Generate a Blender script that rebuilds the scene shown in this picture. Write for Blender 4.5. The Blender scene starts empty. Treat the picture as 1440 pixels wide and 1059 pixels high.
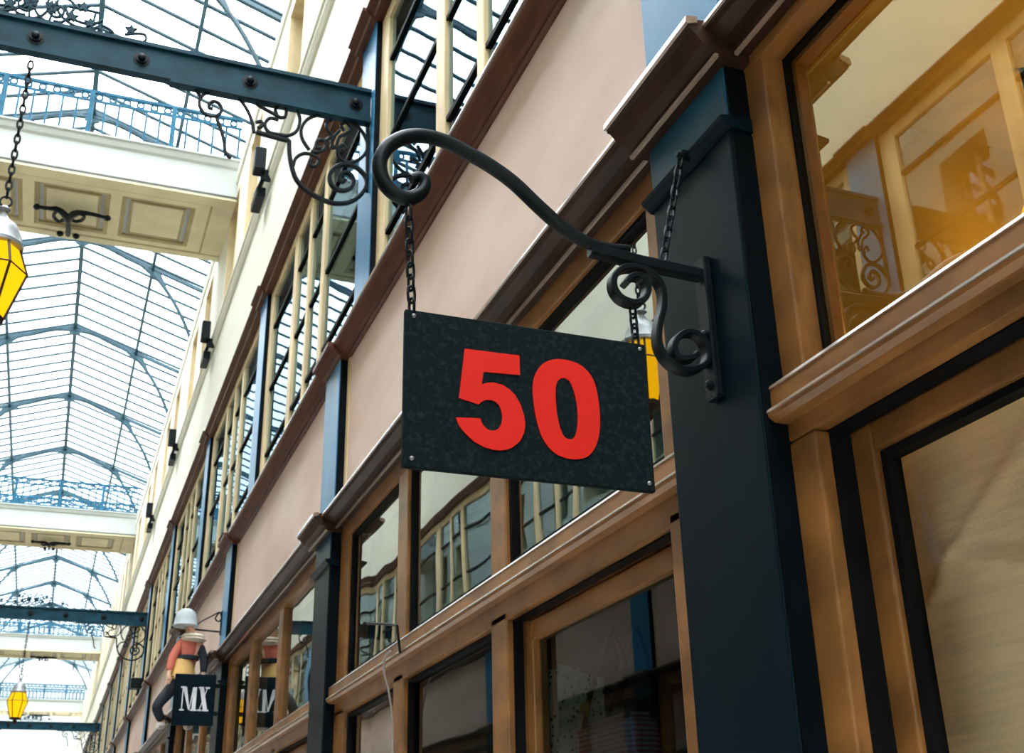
# Covered passage with a hanging house-number sign -- Blender 4.5, self-contained
import bpy, bmesh, math, random
from mathutils import Vector, Matrix
random.seed(7)
scene = bpy.context.scene
COL = scene.collection
XC = -1.73            # centre line of the passage; the right-hand facade stands at x = 0
PITCH = 3.70
PW = 0.335            # pilaster width
def Y0(k): return 1.68 + PITCH * (k - 1)

# ------------------------------------------------------------------ materials
def newmat(name):
    m = bpy.data.materials.new(name); m.use_nodes = True
    nt = m.node_tree; nt.nodes.clear()
    out = nt.nodes.new('ShaderNodeOutputMaterial')
    return m, nt, out
def pbr(name, col, rough=0.5, metal=0.0, var=0.12, scale=(6, 6, 6), bump=0.0, bscale=40, spec=0.5, coat=0.0, col2=None, detail=4, lo=.35, hi=.65):
    m, nt, out = newmat(name)
    b = nt.nodes.new('ShaderNodeBsdfPrincipled')
    nt.links.new(b.outputs[0], out.inputs[0])
    tc = nt.nodes.new('ShaderNodeTexCoord'); mp = nt.nodes.new('ShaderNodeMapping')
    mp.inputs['Scale'].default_value = scale
    nt.links.new(tc.outputs['Object'], mp.inputs[0])
    n = nt.nodes.new('ShaderNodeTexNoise'); n.inputs['Scale'].default_value = 1.0; n.inputs['Detail'].default_value = detail
    nt.links.new(mp.outputs[0], n.inputs['Vector'])
    r = nt.nodes.new('ShaderNodeValToRGB')
    if col2 is None: col2 = tuple(min(1, c * (1 + var)) for c in col); c1 = tuple(c * (1 - var) for c in col)
    else: c1 = col
    r.color_ramp.elements[0].position = lo; r.color_ramp.elements[0].color = (*c1, 1)
    r.color_ramp.elements[1].position = hi; r.color_ramp.elements[1].color = (*col2, 1)
    nt.links.new(n.outputs['Fac'], r.inputs[0]); nt.links.new(r.outputs[0], b.inputs['Base Color'])
    b.inputs['Roughness'].default_value = rough; b.inputs['Metallic'].default_value = metal
    b.inputs['Specular IOR Level'].default_value = spec; b.inputs['Coat Weight'].default_value = coat
    b.inputs['Coat Roughness'].default_value = .15
    if bump:
        bn = nt.nodes.new('ShaderNodeTexNoise'); bn.inputs['Scale'].default_value = bscale; bn.inputs['Detail'].default_value = 3
        nt.links.new(tc.outputs['Object'], bn.inputs['Vector'])
        bp = nt.nodes.new('ShaderNodeBump'); bp.inputs['Strength'].default_value = bump; bp.inputs['Distance'].default_value = .01
        nt.links.new(bn.outputs['Fac'], bp.inputs['Height']); nt.links.new(bp.outputs[0], b.inputs['Normal'])
    return m
def glass(name, ior=1.5, tint=(1, 1, 1), gtint=(1, 1, 1), wave=0.0, wscale=3.0, rough=0.0):
    m, nt, out = newmat(name)
    fr = nt.nodes.new('ShaderNodeFresnel'); fr.inputs['IOR'].default_value = ior
    t = nt.nodes.new('ShaderNodeBsdfTransparent'); t.inputs[0].default_value = (*tint, 1)
    g = nt.nodes.new('ShaderNodeBsdfGlossy'); g.inputs['Color'].default_value = (*gtint, 1); g.inputs['Roughness'].default_value = rough
    mx = nt.nodes.new('ShaderNodeMixShader')
    ge = nt.nodes.new('ShaderNodeNewGeometry'); sb = nt.nodes.new('ShaderNodeMath'); sb.operation = 'SUBTRACT'; sb.inputs[0].default_value = 1
    mu = nt.nodes.new('ShaderNodeMath'); mu.operation = 'MULTIPLY'          # reflect once, at the outer face of the sheet
    nt.links.new(ge.outputs['Backfacing'], sb.inputs[1]); nt.links.new(fr.outputs[0], mu.inputs[0]); nt.links.new(sb.outputs[0], mu.inputs[1])
    nt.links.new(mu.outputs[0], mx.inputs[0]); nt.links.new(t.outputs[0], mx.inputs[1]); nt.links.new(g.outputs[0], mx.inputs[2])
    nt.links.new(mx.outputs[0], out.inputs[0])
    if wave:
        tc = nt.nodes.new('ShaderNodeTexCoord'); n = nt.nodes.new('ShaderNodeTexNoise')
        n.inputs['Scale'].default_value = wscale; n.inputs['Detail'].default_value = 1
        nt.links.new(tc.outputs['Object'], n.inputs['Vector'])
        bp = nt.nodes.new('ShaderNodeBump'); bp.inputs['Strength'].default_value = 1.0; bp.inputs['Distance'].default_value = wave
        nt.links.new(n.outputs['Fac'], bp.inputs['Height']); nt.links.new(bp.outputs[0], g.inputs['Normal'])
    return m
def emit(name, col, s):
    m, nt, out = newmat(name)
    e = nt.nodes.new('ShaderNodeEmission'); e.inputs[0].default_value = (*col, 1); e.inputs[1].default_value = s
    nt.links.new(e.outputs[0], out.inputs[0]); return m
M = {}
M['wood'] = pbr('varnished_wood', (.25, .108, .028), .38, var=.3, scale=(26, 5, 9), bump=.05, coat=.25, detail=6)
M['dark_wood'] = pbr('dark_brown_wood', (.034, .016, .009), .45, spec=.15, var=.3, scale=(30, 5, 30), coat=.08)
M['edge'] = pbr('lit_wood_edge', (.26, .18, .13), .3, var=.3, scale=(20, 3, 20), coat=1.0)  # pale highlight along the arrises put into the colour
M['red_wood'] = pbr('red_brown_wood', (.095, .034, .018), .45, spec=.2, coat=.08, var=.25, scale=(30, 4, 30))
M['pink'] = pbr('pink_beige_panel', (.66, .475, .385), .6, spec=.3, col2=(.77, .60, .51), scale=(3, 1.1, 3), bump=.03, bscale=90, detail=8)
M['cream'] = pbr('cream_plaster', (.68, .66, .555), .7, var=.05, scale=(2, .8, 2))
M['white'] = pbr('pale_cream_paint', (.47, .49, .475), .65, var=.03, scale=(2, 2, 2))
M['soffit'] = pbr('ochre_cream_soffit', (.70, .62, .40), .7, var=.06, scale=(3, 3, 3))
M['soffit_line'] = pbr('dark_ochre_paint', (.40, .32, .16), .7, var=.1)
M['ochre'] = pbr('ochre_painted_wood', (.68, .53, .30), .5, var=.15, scale=(8, 8, 2))
M['navy'] = pbr('navy_gloss_paint', (.002, .009, .0145), .36, var=.25, scale=(4, 4, 1.5), bump=.02, bscale=60, spec=.07)
M['shade_navy'] = pbr('side_shade_navy', (.0012, .0035, .0055), .5, var=.2, spec=.08)  # shade on the pilaster sides put into the colour
M['lit_navy'] = pbr('lit_navy_paint', (.012, .070, .12), .36, var=.2, spec=.2)  # lighter copy of the shaft navy, skylight put into the colour
M['blue'] = pbr('skylit_blue_gloss', (.035, .20, .39), .30, var=.15, scale=(4, 4, 1.5), spec=.22)  # upper pilasters: sky sheen on the navy put into a bluer colour
M['near_black'] = pbr('near_black_matte', (.005, .006, .007), .6, var=.2, spec=.08)  # recess shade put into beads and linings; plain black for bars, straps
M['iron'] = pbr('black_iron', (.003, .0065, .009), .42, spec=.16, var=.3, bump=.08, bscale=60, scale=(20, 20, 20))
M['teal_iron'] = pbr('teal_painted_iron', (.006, .040, .062), .5, spec=.15, var=.3, scale=(5, 5, 9))
M['roof_iron'] = pbr('blue_green_roof_iron', (.008, .050, .072), .5, var=.2)
M['rail_iron'] = pbr('sky_blue_railing_iron', (.012, .095, .165), .5, var=.2, spec=.2)
M['sign'] = pbr('black_sign_sheet', (.004, .0095, .011), .75, spec=.08, col2=(.022, .033, .035), scale=(120, 120, 120), lo=.5, hi=.85, detail=8)
M['red'] = pbr('red_numeral_paint', (.72, .018, .010), .6, var=.04, spec=.2)
M['steel'] = pbr('steel_rivet', (.35, .35, .36), .35, metal=.9)
M['letter'] = pbr('silver_letter', (.72, .74, .78), .4)
M['linen'] = pbr('linen_cloth', (.90, .77, .55), .9, var=.10, scale=(3, 6, 110), bump=.25, bscale=180)
M['glass_clear'] = glass('clear_shop_glass', 1.4, (.97, .98, .96))
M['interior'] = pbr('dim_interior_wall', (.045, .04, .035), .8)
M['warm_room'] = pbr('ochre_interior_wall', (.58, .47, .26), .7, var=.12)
M['floor'] = pbr('stone_floor', (.56, .52, .46), .4, var=.2, scale=(1.5, 1.5, 1.5))
M['glass_shop'] = glass('old_shop_glass', 6.5, (.80, .86, .84), (.97, 1, .98), wave=.0024, wscale=1.5)
M['glass_warm_tint'] = glass('warm_tint_shop_glass', 3.2, (.95, .84, .55), (1, .94, .70), wave=.001, wscale=1.2)  # warm light of the reflections put into the glass tint
M['glass_door'] = glass('dark_door_glass', 1.36, (.45, .52, .52), (.9, 1, 1), wave=.002, wscale=1.0)
M['glass_up'] = glass('upper_window_glass', 3.2, (.75, .85, .9), (.50, .68, .79), wave=.0015, wscale=1.3)
M['glass_roof'] = glass('roof_glass', 1.25, (.97, .985, 1))
M['lamp'] = emit('lit_yellow_lantern_glass', (1.0, .50, .005), .85)
M['added_glow'] = emit('added_lamp_glow', (1, .55, .06), 1.2)
M['cap_grey'] = pbr('grey_zinc', (.30, .31, .32), .45, metal=.5)
M['hat'] = pbr('pale_grey_felt', (.42, .47, .48), .9)
M['skin'] = pbr('painted_skin', (.62, .36, .25), .6)
M['fig_red'] = pbr('red_cloth', (.52, .13, .085), .8)
M['fig_skirt'] = pbr('yellow_ochre_cloth', (.68, .42, .14), .8)
M['fig_navy'] = pbr('navy_cloth', (.008, .014, .024), .8)
M['ruff'] = pbr('cream_ruff', (.70, .64, .52), .9)
M['shoe'] = pbr('pale_shoe', (.66, .62, .56), .7)
M['cable'] = pbr('grey_cable', (.35, .30, .27), .6)

def striped(name, c1, c2, scale):
    m, nt, out = newmat(name)
    b = nt.nodes.new('ShaderNodeBsdfPrincipled'); b.inputs['Roughness'].default_value = .8
    tc = nt.nodes.new('ShaderNodeTexCoord'); w = nt.nodes.new('ShaderNodeTexWave'); w.bands_direction = 'Z'; w.inputs['Scale'].default_value = scale
    r = nt.nodes.new('ShaderNodeValToRGB'); r.color_ramp.interpolation = 'CONSTANT'
    r.color_ramp.elements[0].color = (*c1, 1); r.color_ramp.elements[1].position = .5; r.color_ramp.elements[1].color = (*c2, 1)
    nt.links.new(tc.outputs['Object'], w.inputs['Vector']); nt.links.new(w.outputs['Fac'], r.inputs[0]); nt.links.new(r.outputs[0], b.inputs['Base Color']); nt.links.new(b.outputs[0], out.inputs[0])
    return m
def spotted(name, c1, c2, scale):
    m, nt, out = newmat(name)
    b = nt.nodes.new('ShaderNodeBsdfPrincipled'); b.inputs['Roughness'].default_value = .9
    tc = nt.nodes.new('ShaderNodeTexCoord'); w = nt.nodes.new('ShaderNodeTexVoronoi'); w.inputs['Scale'].default_value = scale
    r = nt.nodes.new('ShaderNodeValToRGB'); r.color_ramp.interpolation = 'CONSTANT'
    r.color_ramp.elements[0].color = (*c2, 1); r.color_ramp.elements[1].position = .27; r.color_ramp.elements[1].color = (*c1, 1)
    nt.links.new(tc.outputs['Object'], w.inputs['Vector']); nt.links.new(w.outputs['Distance'], r.inputs[0]); nt.links.new(r.outputs[0], b.inputs['Base Color']); nt.links.new(b.outputs[0], out.inputs[0])
    return m
M['bag'] = striped('red_striped_cloth', (.50, .05, .07), (.55, .40, .42), 22)
M['spots'] = spotted('spotted_white_cloth', (.62, .60, .55), (.02, .02, .03), 46)

# ------------------------------------------------------------------ mesh helpers
class MB:
    """collects boxes, profiles and tubes into one mesh"""
    def __init__(s, side=0): s.bm = bmesh.new(); s.side = side
    def X(s, u): return u if s.side == 0 else 2 * XC - u
    def box(s, x0, x1, y0, y1, z0, z1, bev=0.0, seg=1):
        a, b = sorted((s.X(x0), s.X(x1)))
        v = [s.bm.verts.new((x, y, z)) for x in (a, b) for y in (y0, y1) for z in (z0, z1)]
        fs = [s.bm.faces.new([v[i] for i in f]) for f in ((0, 1, 3, 2), (4, 6, 7, 5), (0, 4, 5, 1), (2, 3, 7, 6), (0, 2, 6, 4), (1, 5, 7, 3))]
        if bev:
            es = {e for f in fs for e in f.edges}
            bmesh.ops.bevel(s.bm, geom=list(es), offset=bev, segments=seg, affect='EDGES', profile=.6)
        return s
    def prism_y(s, prof, y0, y1):
        a = [s.bm.verts.new((s.X(x), y0, z)) for x, z in prof]; b = [s.bm.verts.new((s.X(x), y1, z)) for x, z in prof]
        n = len(prof)
        for i in range(n): s.bm.faces.new((a[i], a[(i + 1) % n], b[(i + 1) % n], b[i]))
        s.bm.faces.new(a[::-1]); s.bm.faces.new(b); return s
    def prism_x(s, prof, x0, x1):
        a = [s.bm.verts.new((s.X(x0), y, z)) for y, z in prof]; b = [s.bm.verts.new((s.X(x1), y, z)) for y, z in prof]
        n = len(prof)
        for i in range(n): s.bm.faces.new((a[i], a[(i + 1) % n], b[(i + 1) % n], b[i]))
        s.bm.faces.new(a[::-1]); s.bm.faces.new(b); return s
    def plate(s, outline, y0, y1, holes=()):
        """flat shape in the x-z plane with thickness along y"""
        es = []
        for loop in (outline, *holes):
            vs = [s.bm.verts.new((x, y0, z)) for x, z in loop]
            es += [s.bm.edges.new((vs[i], vs[(i + 1) % len(vs)])) for i in range(len(vs))]
        r = bmesh.ops.triangle_fill(s.bm, use_beauty=True, edges=es)
        fs = [g for g in r['geom'] if isinstance(g, bmesh.types.BMFace)]
        ex = bmesh.ops.extrude_face_region(s.bm, geom=fs)
        bmesh.ops.translate(s.bm, verts=[g for g in ex['geom'] if isinstance(g, bmesh.types.BMVert)], vec=(0, y1 - y0, 0))
        return s
    def tube(s, pts, r, n=8, closed=False, flat=None, up=None, caps=True):
        """round tube (or flat strap when flat=(half width, half thickness)) along points"""
        pts = [Vector(p) for p in pts]; N = len(pts); rings = []
        ref = Vector(up) if up else None
        if ref is None:
            t = (pts[1] - pts[0]).normalized(); ref = Vector((0, 0, 1)) if abs(t.z) < .9 else Vector((0, 1, 0))
        prev = None
        for i, p in enumerate(pts):
            if closed: t = pts[(i + 1) % N] - pts[i - 1]
            else: t = pts[min(i + 1, N - 1)] - pts[max(i - 1, 0)]
            t.normalize()
            a = (ref if (up or prev is None) else prev)
            a = a - t * a.dot(t)
            if a.length < 1e-6: a = t.orthogonal()
            a.normalize(); b = t.cross(a); prev = a
            rr = r[i] if isinstance(r, (list, tuple)) else r
            if flat:
                w, h = flat; c = h * .35
                k = rr if isinstance(r, (list, tuple)) else 1
                sec = [(w, h - c), (w - c, h), (-w + c, h), (-w, h - c), (-w, -h + c), (-w + c, -h), (w - c, -h), (w, -h + c)]
                rings.append([s.bm.verts.new(p + a * (q[0] * k) + b * (q[1] * k)) for q in sec])
            else:
                rings.append([s.bm.verts.new(p + a * (rr * math.cos(2 * math.pi * j / n)) + b * (rr * math.sin(2 * math.pi * j / n))) for j in range(n)])
        n = len(rings[0])
        for i in range(N if closed else N - 1):
            A, B = rings[i], rings[(i + 1) % N]
            for j in range(n): s.bm.faces.new((A[j], A[(j + 1) % n], B[(j + 1) % n], B[j]))
        if not closed and caps: s.bm.faces.new(rings[0][::-1]); s.bm.faces.new(rings[-1])
        return s
    def lathe(s, prof, c, n=16, axis='Z', rot=0.0):
        """prof: (radius, height); closed at both ends"""
        rings = []
        for r, h in prof:
            ring = []
            for j in range(n):
                a = 2 * math.pi * j / n + rot; p = (r * math.cos(a), r * math.sin(a), h)
                if axis == 'Y': p = (p[0], h, p[1])
                if axis == 'X': p = (h, p[0], p[1])
                ring.append(s.bm.verts.new((c[0] + p[0], c[1] + p[1], c[2] + p[2])))
            rings.append(ring)
        for A, B in zip(rings, rings[1:]):
            for j in range(n): s.bm.faces.new((A[j], A[(j + 1) % n], B[(j + 1) % n], B[j]))
        s.bm.faces.new(rings[0][::-1]); s.bm.faces.new(rings[-1]); return s
    def build(s, name, mat, parent=None, smooth=False, origin=None):
        bmesh.ops.recalc_face_normals(s.bm, faces=s.bm.faces)
        me = bpy.data.meshes.new(name); s.bm.to_mesh(me); s.bm.free()
        if smooth:
            for p in me.polygons: p.use_smooth = True
            try: me.set_sharp_from_angle(angle=math.radians(40))
            except Exception: pass
        me.materials.append(M[mat] if isinstance(mat, str) else mat)
        o = bpy.data.objects.new(name, me); COL.objects.link(o)
        if parent is not None:
            o.parent = parent
            o.matrix_parent_inverse = Matrix.Translation(parent.location).inverted() if parent.rotation_euler.to_matrix() == Matrix.Identity(3) else parent.matrix_world.inverted()
        return o
def catmull(pts, k=5):
    P = [Vector(p) for p in pts]; out = []
    for i in range(len(P) - 1):
        p0 = P[max(i - 1, 0)]; p1 = P[i]; p2 = P[i + 1]; p3 = P[min(i + 2, len(P) - 1)]
        for j in range(k):
            t = j / k
            out.append(.5 * ((2 * p1) + (p2 - p0) * t + (2 * p0 - 5 * p1 + 4 * p2 - p3) * t * t + (3 * p1 - p0 - 3 * p2 + p3) * t ** 3))
    out.append(P[-1]); return out
def xz(pts, y): return [(x, y, z) for x, z in pts]
def thing(name, label, cat, loc, group=None):
    o = bpy.data.objects.new(name, None); o.empty_display_size = .1; COL.objects.link(o); o.location = loc
    o['label'] = label; o['category'] = cat
    if group: o['group'] = group
    return o
def tag(o, label, cat, group=None, kind=None):
    o['label'] = label; o['category'] = cat
    if group: o['group'] = group
    if kind: o['kind'] = kind
    return o
def struct(name, loc=(0, 0, 0)):
    o = bpy.data.objects.new(name, None); COL.objects.link(o); o.location = loc; o['kind'] = 'structure'; return o
def smesh(mb, name, mat, smooth=False):
    o = mb.build(name, mat, None, smooth); o['kind'] = 'structure'; return o
def copy_tree(src, offset, label, parent=None):
    c = src.copy(); COL.objects.link(c)
    if parent is None: c.location = src.location + Vector(offset)
    else: c.parent = parent; c.matrix_parent_inverse = src.matrix_parent_inverse.copy()
    if label: c['label'] = label
    for ch in list(src.children): copy_tree(ch, offset, None, c)
    return c

T = {
 'sarm': [[(-0.2274,2.7685),(-0.2738,2.7632),(-0.3128,2.7657),(-0.3631,2.7856),(-0.4138,2.8232),(-0.4733,2.8738),(-0.5225,2.9033),(-0.5716,2.9241),(-0.6218,2.9412),(-0.6656,2.9427),(-0.7029,2.9291),(-0.7335,2.9006),(-0.7481,2.8633),(-0.7415,2.8247),(-0.7202,2.8007),(-0.6921,2.7939),(-0.667,2.8102),(-0.6573,2.8347),(-0.6674,2.847),(-0.6858,2.8383)]],
 'lowscroll': [[(-0.2419,2.6858),(-0.2327,2.6993),(-0.2175,2.7071),(-0.201,2.7027),(-0.1939,2.6847),(-0.1998,2.6625),(-0.2155,2.6473),(-0.2364,2.6447),(-0.2565,2.6518),(-0.269,2.6698),(-0.2684,2.6931),(-0.2547,2.7125),(-0.2331,2.724),(-0.2035,2.7258),(-0.1789,2.7151),(-0.1634,2.6963),(-0.1592,2.6692),(-0.1638,2.6389),(-0.1738,2.6081),(-0.1791,2.5783),(-0.1769,2.5541),(-0.1642,2.5316),(-0.1447,2.5173),(-0.12,2.5135),(-0.094,2.5211),(-0.0756,2.536),(-0.0686,2.5555),(-0.0734,2.5797),(-0.089,2.5961),(-0.1123,2.5976),(-0.1348,2.5829),(-0.1451,2.5608),(-0.1404,2.5423),(-0.1241,2.5373),(-0.1046,2.5433),(-0.093,2.554)]],
 'five': [[(-0.5817,2.4915),(-0.475,2.4934),(-0.4745,2.454),(-0.5456,2.4509),(-0.5498,2.4251),(-0.5397,2.4295),(-0.527,2.4319),(-0.5088,2.4295),(-0.4962,2.4226),(-0.4854,2.4129),(-0.4749,2.3951),(-0.4685,2.3738),(-0.4668,2.3576),(-0.4694,2.341),(-0.4778,2.3238),(-0.4925,2.3104),(-0.5023,2.3057),(-0.5166,2.3024),(-0.529,2.3024),(-0.5466,2.3054),(-0.5641,2.313),(-0.578,2.3241),(-0.5884,2.3342),(-0.5947,2.3441),(-0.5988,2.355),(-0.5531,2.3591),(-0.551,2.3522),(-0.5468,2.3455),(-0.5398,2.3396),(-0.532,2.3376),(-0.5242,2.3393),(-0.5162,2.3459),(-0.512,2.3558),(-0.5108,2.3668),(-0.5127,2.3793),(-0.5168,2.389),(-0.5232,2.3948),(-0.5311,2.3971),(-0.5419,2.3961),(-0.5491,2.3919),(-0.5556,2.3856),(-0.5928,2.3932)]],
 'zero_out': [[(-0.45,2.428),(-0.4479,2.4471),(-0.4422,2.463),(-0.4315,2.4797),(-0.4179,2.4901),(-0.4024,2.4962),(-0.3871,2.498),(-0.3679,2.4964),(-0.3507,2.4911),(-0.3376,2.4813),(-0.3275,2.4672),(-0.3208,2.4469),(-0.3176,2.4225),(-0.3163,2.3962),(-0.3178,2.3698),(-0.3227,2.3451),(-0.3313,2.3258),(-0.3426,2.3117),(-0.3561,2.3045),(-0.3731,2.3012),(-0.3916,2.3021),(-0.4098,2.3088),(-0.424,2.3209),(-0.4351,2.3384),(-0.4418,2.3588),(-0.4463,2.3802),(-0.4492,2.4057)]],
 'zero_in': [[(-0.4048,2.4264),(-0.4021,2.4457),(-0.3957,2.456),(-0.3867,2.4603),(-0.3766,2.4567),(-0.3702,2.4454),(-0.3653,2.4278),(-0.3624,2.4093),(-0.3615,2.3869),(-0.3634,2.3644),(-0.3679,2.3484),(-0.3743,2.3403),(-0.3833,2.3389),(-0.3913,2.3435),(-0.3975,2.3567),(-0.4016,2.3746),(-0.4041,2.3965)]],
 'beam_frame': [[(-0.5472,5.4422),(-0.4576,5.433),(-0.3628,5.4259)],[(-0.3628,5.4259),(-0.3565,5.3467),(-0.3403,5.2652),(-0.309,5.1824),(-0.2523,5.1263),(-0.1787,5.0895),(-0.0967,5.073),(-0.0154,5.0938),(0.0471,5.1467),(0.0839,5.2183),(0.0801,5.282),(0.027,5.3331),(-0.0338,5.3414),(-0.0883,5.3153),(-0.1228,5.2596),(-0.1205,5.2069),(-0.0916,5.1707),(-0.0456,5.1645),(-0.0007,5.1951),(0.0114,5.2457),(-0.0131,5.2834),(-0.05,5.2807),(-0.0717,5.2439),(-0.0524,5.2214),(-0.0347,5.2412)],[(0.0801,5.6571),(0.0941,5.1884)]],
 'beam_scroll': [[(-0.2477,5.3929),(-0.287,5.4489),(-0.2993,5.5114),(-0.2755,5.583),(-0.2225,5.6312),(-0.1584,5.6557),(-0.0835,5.6627),(-0.0069,5.6363),(0.0518,5.583),(0.0825,5.5122),(0.0751,5.4443),(0.03,5.3849),(-0.0251,5.3563),(-0.0723,5.3783),(-0.0883,5.4291),(-0.0573,5.4691),(-0.0375,5.4407)],[(-0.2381,5.3843),(-0.1926,5.3892),(-0.1575,5.4243),(-0.1688,5.4708),(-0.2052,5.4623),(-0.2078,5.4182),(-0.1803,5.4191)],[(-0.1596,5.4729),(-0.1245,5.5195),(-0.154,5.5567),(-0.156,5.6006),(-0.1289,5.6237)],[(-0.0942,5.4606),(-0.0779,5.5193),(-0.0416,5.5499),(-0.0147,5.5896),(-0.0444,5.6273),(-0.0716,5.5984),(-0.0564,5.5687)],[(-0.1115,5.4293),(-0.1232,5.4868),(-0.0796,5.5632)],[(-0.1307,5.4467),(-0.0933,5.4389),(-0.0736,5.4107)],[(-0.3297,5.2676),(-0.3207,5.3174),(-0.2823,5.3582),(-0.2326,5.364),(-0.1952,5.3455),(-0.1977,5.302),(-0.2289,5.2898),(-0.2437,5.3132),(-0.2265,5.3331)],[(-0.5598,5.6293),(-0.5043,5.6045),(-0.4116,5.5667)],[(-0.3346,5.6573),(-0.3106,5.5856),(-0.3219,5.506),(-0.3649,5.4633),(-0.4231,5.4551),(-0.4771,5.4586),(-0.5021,5.5014),(-0.4783,5.5506),(-0.4288,5.5516)],[(-0.44,5.5873),(-0.4509,5.6176),(-0.4257,5.6514),(-0.3927,5.6319),(-0.3943,5.5819),(-0.4209,5.57)],[(-0.5515,5.5059),(-0.5255,5.5175),(-0.515,5.4929),(-0.5402,5.4707)],[(-0.7891,5.5395),(-0.809,5.5395),(-0.8114,5.5686),(-0.7851,5.59),(-0.7518,5.5735),(-0.7444,5.5307),(-0.7734,5.494),(-0.821,5.4923),(-0.8557,5.5281),(-0.8641,5.5803),(-0.8366,5.6319),(-0.7903,5.6537)],[(-0.7031,5.6757),(-0.6515,5.6384),(-0.6066,5.5793),(-0.5778,5.5165),(-0.5611,5.4512),(-0.556,5.4347)],[(-0.7645,5.4814),(-0.735,5.4102),(-0.7134,5.3376),(-0.7005,5.2732),(-0.6704,5.2417)],[(-0.9023,5.6552),(-0.8665,5.6094)]],
 'beam_crest': [[(-1.6427,5.9734),(-1.6574,5.9803),(-1.6544,5.9998),(-1.6295,5.9997),(-1.6152,5.974),(-1.6275,5.9407),(-1.6589,5.9279),(-1.6896,5.9523),(-1.7031,5.993),(-1.6964,6.0473),(-1.6682,6.0859)],[(-1.661,5.9014),(-1.6225,5.9014),(-1.5937,5.9356),(-1.5821,5.9762),(-1.566,6.0259),(-1.5983,6.0615),(-1.6377,6.0648)],[(-1.5929,6.0179),(-1.548,6.0161),(-1.4866,6.019),(-1.4298,6.0167)],[(-1.4567,6.0051),(-1.4617,5.9512),(-1.4666,5.8977),(-1.4357,5.9213),(-1.416,5.8971)],[(-1.4151,5.9383),(-1.3798,5.9259),(-1.355,5.9068),(-1.3727,5.913)],[(-2.0427,5.9733),(-1.9938,5.9292),(-1.93,5.9298),(-1.8894,5.9454),(-1.8614,5.9758),(-1.8456,6.0176)],[(-2.0099,5.8953),(-1.925,5.8947),(-1.8741,5.9132),(-1.8259,5.9531),(-1.8052,6.0),(-1.8058,6.0445)],[(-1.7761,5.9863),(-1.7465,5.9284),(-1.7094,5.8949),(-1.6702,5.8878)],[(-1.7986,6.0317),(-1.7889,5.9603),(-1.7793,5.8895)],[(-1.2927,5.9094),(-1.26,5.9245),(-1.2267,5.9354),(-1.1923,5.9375),(-1.1809,5.9106),(-1.1927,5.8849)],[(-1.2689,5.9536),(-1.2628,5.9237)]],
 'crest_leaf': [[(-1.5732,5.9489)],[(-1.7908,5.9745)],[(-1.5218,6.0313)],[(-1.4763,5.9321)],[(-1.2653,5.9471)],[(-1.7771,5.9934)]],
 'beam_bolts': [[(-1.1904,5.7853),(-0.6043,5.7699),(0.0014,5.7495)]],
 'ornament': [[(-1.7387,13.0573),(-1.7437,12.875),(-1.7492,12.6771)],[(-1.7487,12.6967),(-1.7977,12.5763),(-1.8726,12.4863),(-1.9446,12.5035),(-2.0886,12.5111)],[(-1.7487,12.6967),(-1.6889,12.539),(-1.6174,12.4834),(-1.4888,12.478),(-1.3203,12.5102)],[(-1.7857,12.6897),(-1.8484,12.7705),(-1.9055,12.6718),(-1.8804,12.5467),(-1.8168,12.5441),(-1.7776,12.6475)],[(-1.7121,12.6841),(-1.6558,12.7045),(-1.5931,12.6433),(-1.5785,12.54),(-1.6345,12.5203),(-1.6871,12.5968)],[(-1.8237,13.0493),(-1.7387,13.0573),(-1.6356,13.0262)]],
 'soffit': [[(-1.1864,12.1197),(-0.3679,12.1442),(-0.3675,13.0747),(-1.1815,13.073)],[(-2.128,12.0971),(-1.3242,12.1112),(-1.3088,13.0534),(-2.1146,13.0617)],[(-2.4838,12.1314),(-2.2588,12.1066),(-2.2721,13.0552)],[(-2.4814,12.0081),(-0.2168,11.9758),(-0.1906,13.1914),(-2.5038,13.1749)]]}

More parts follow.
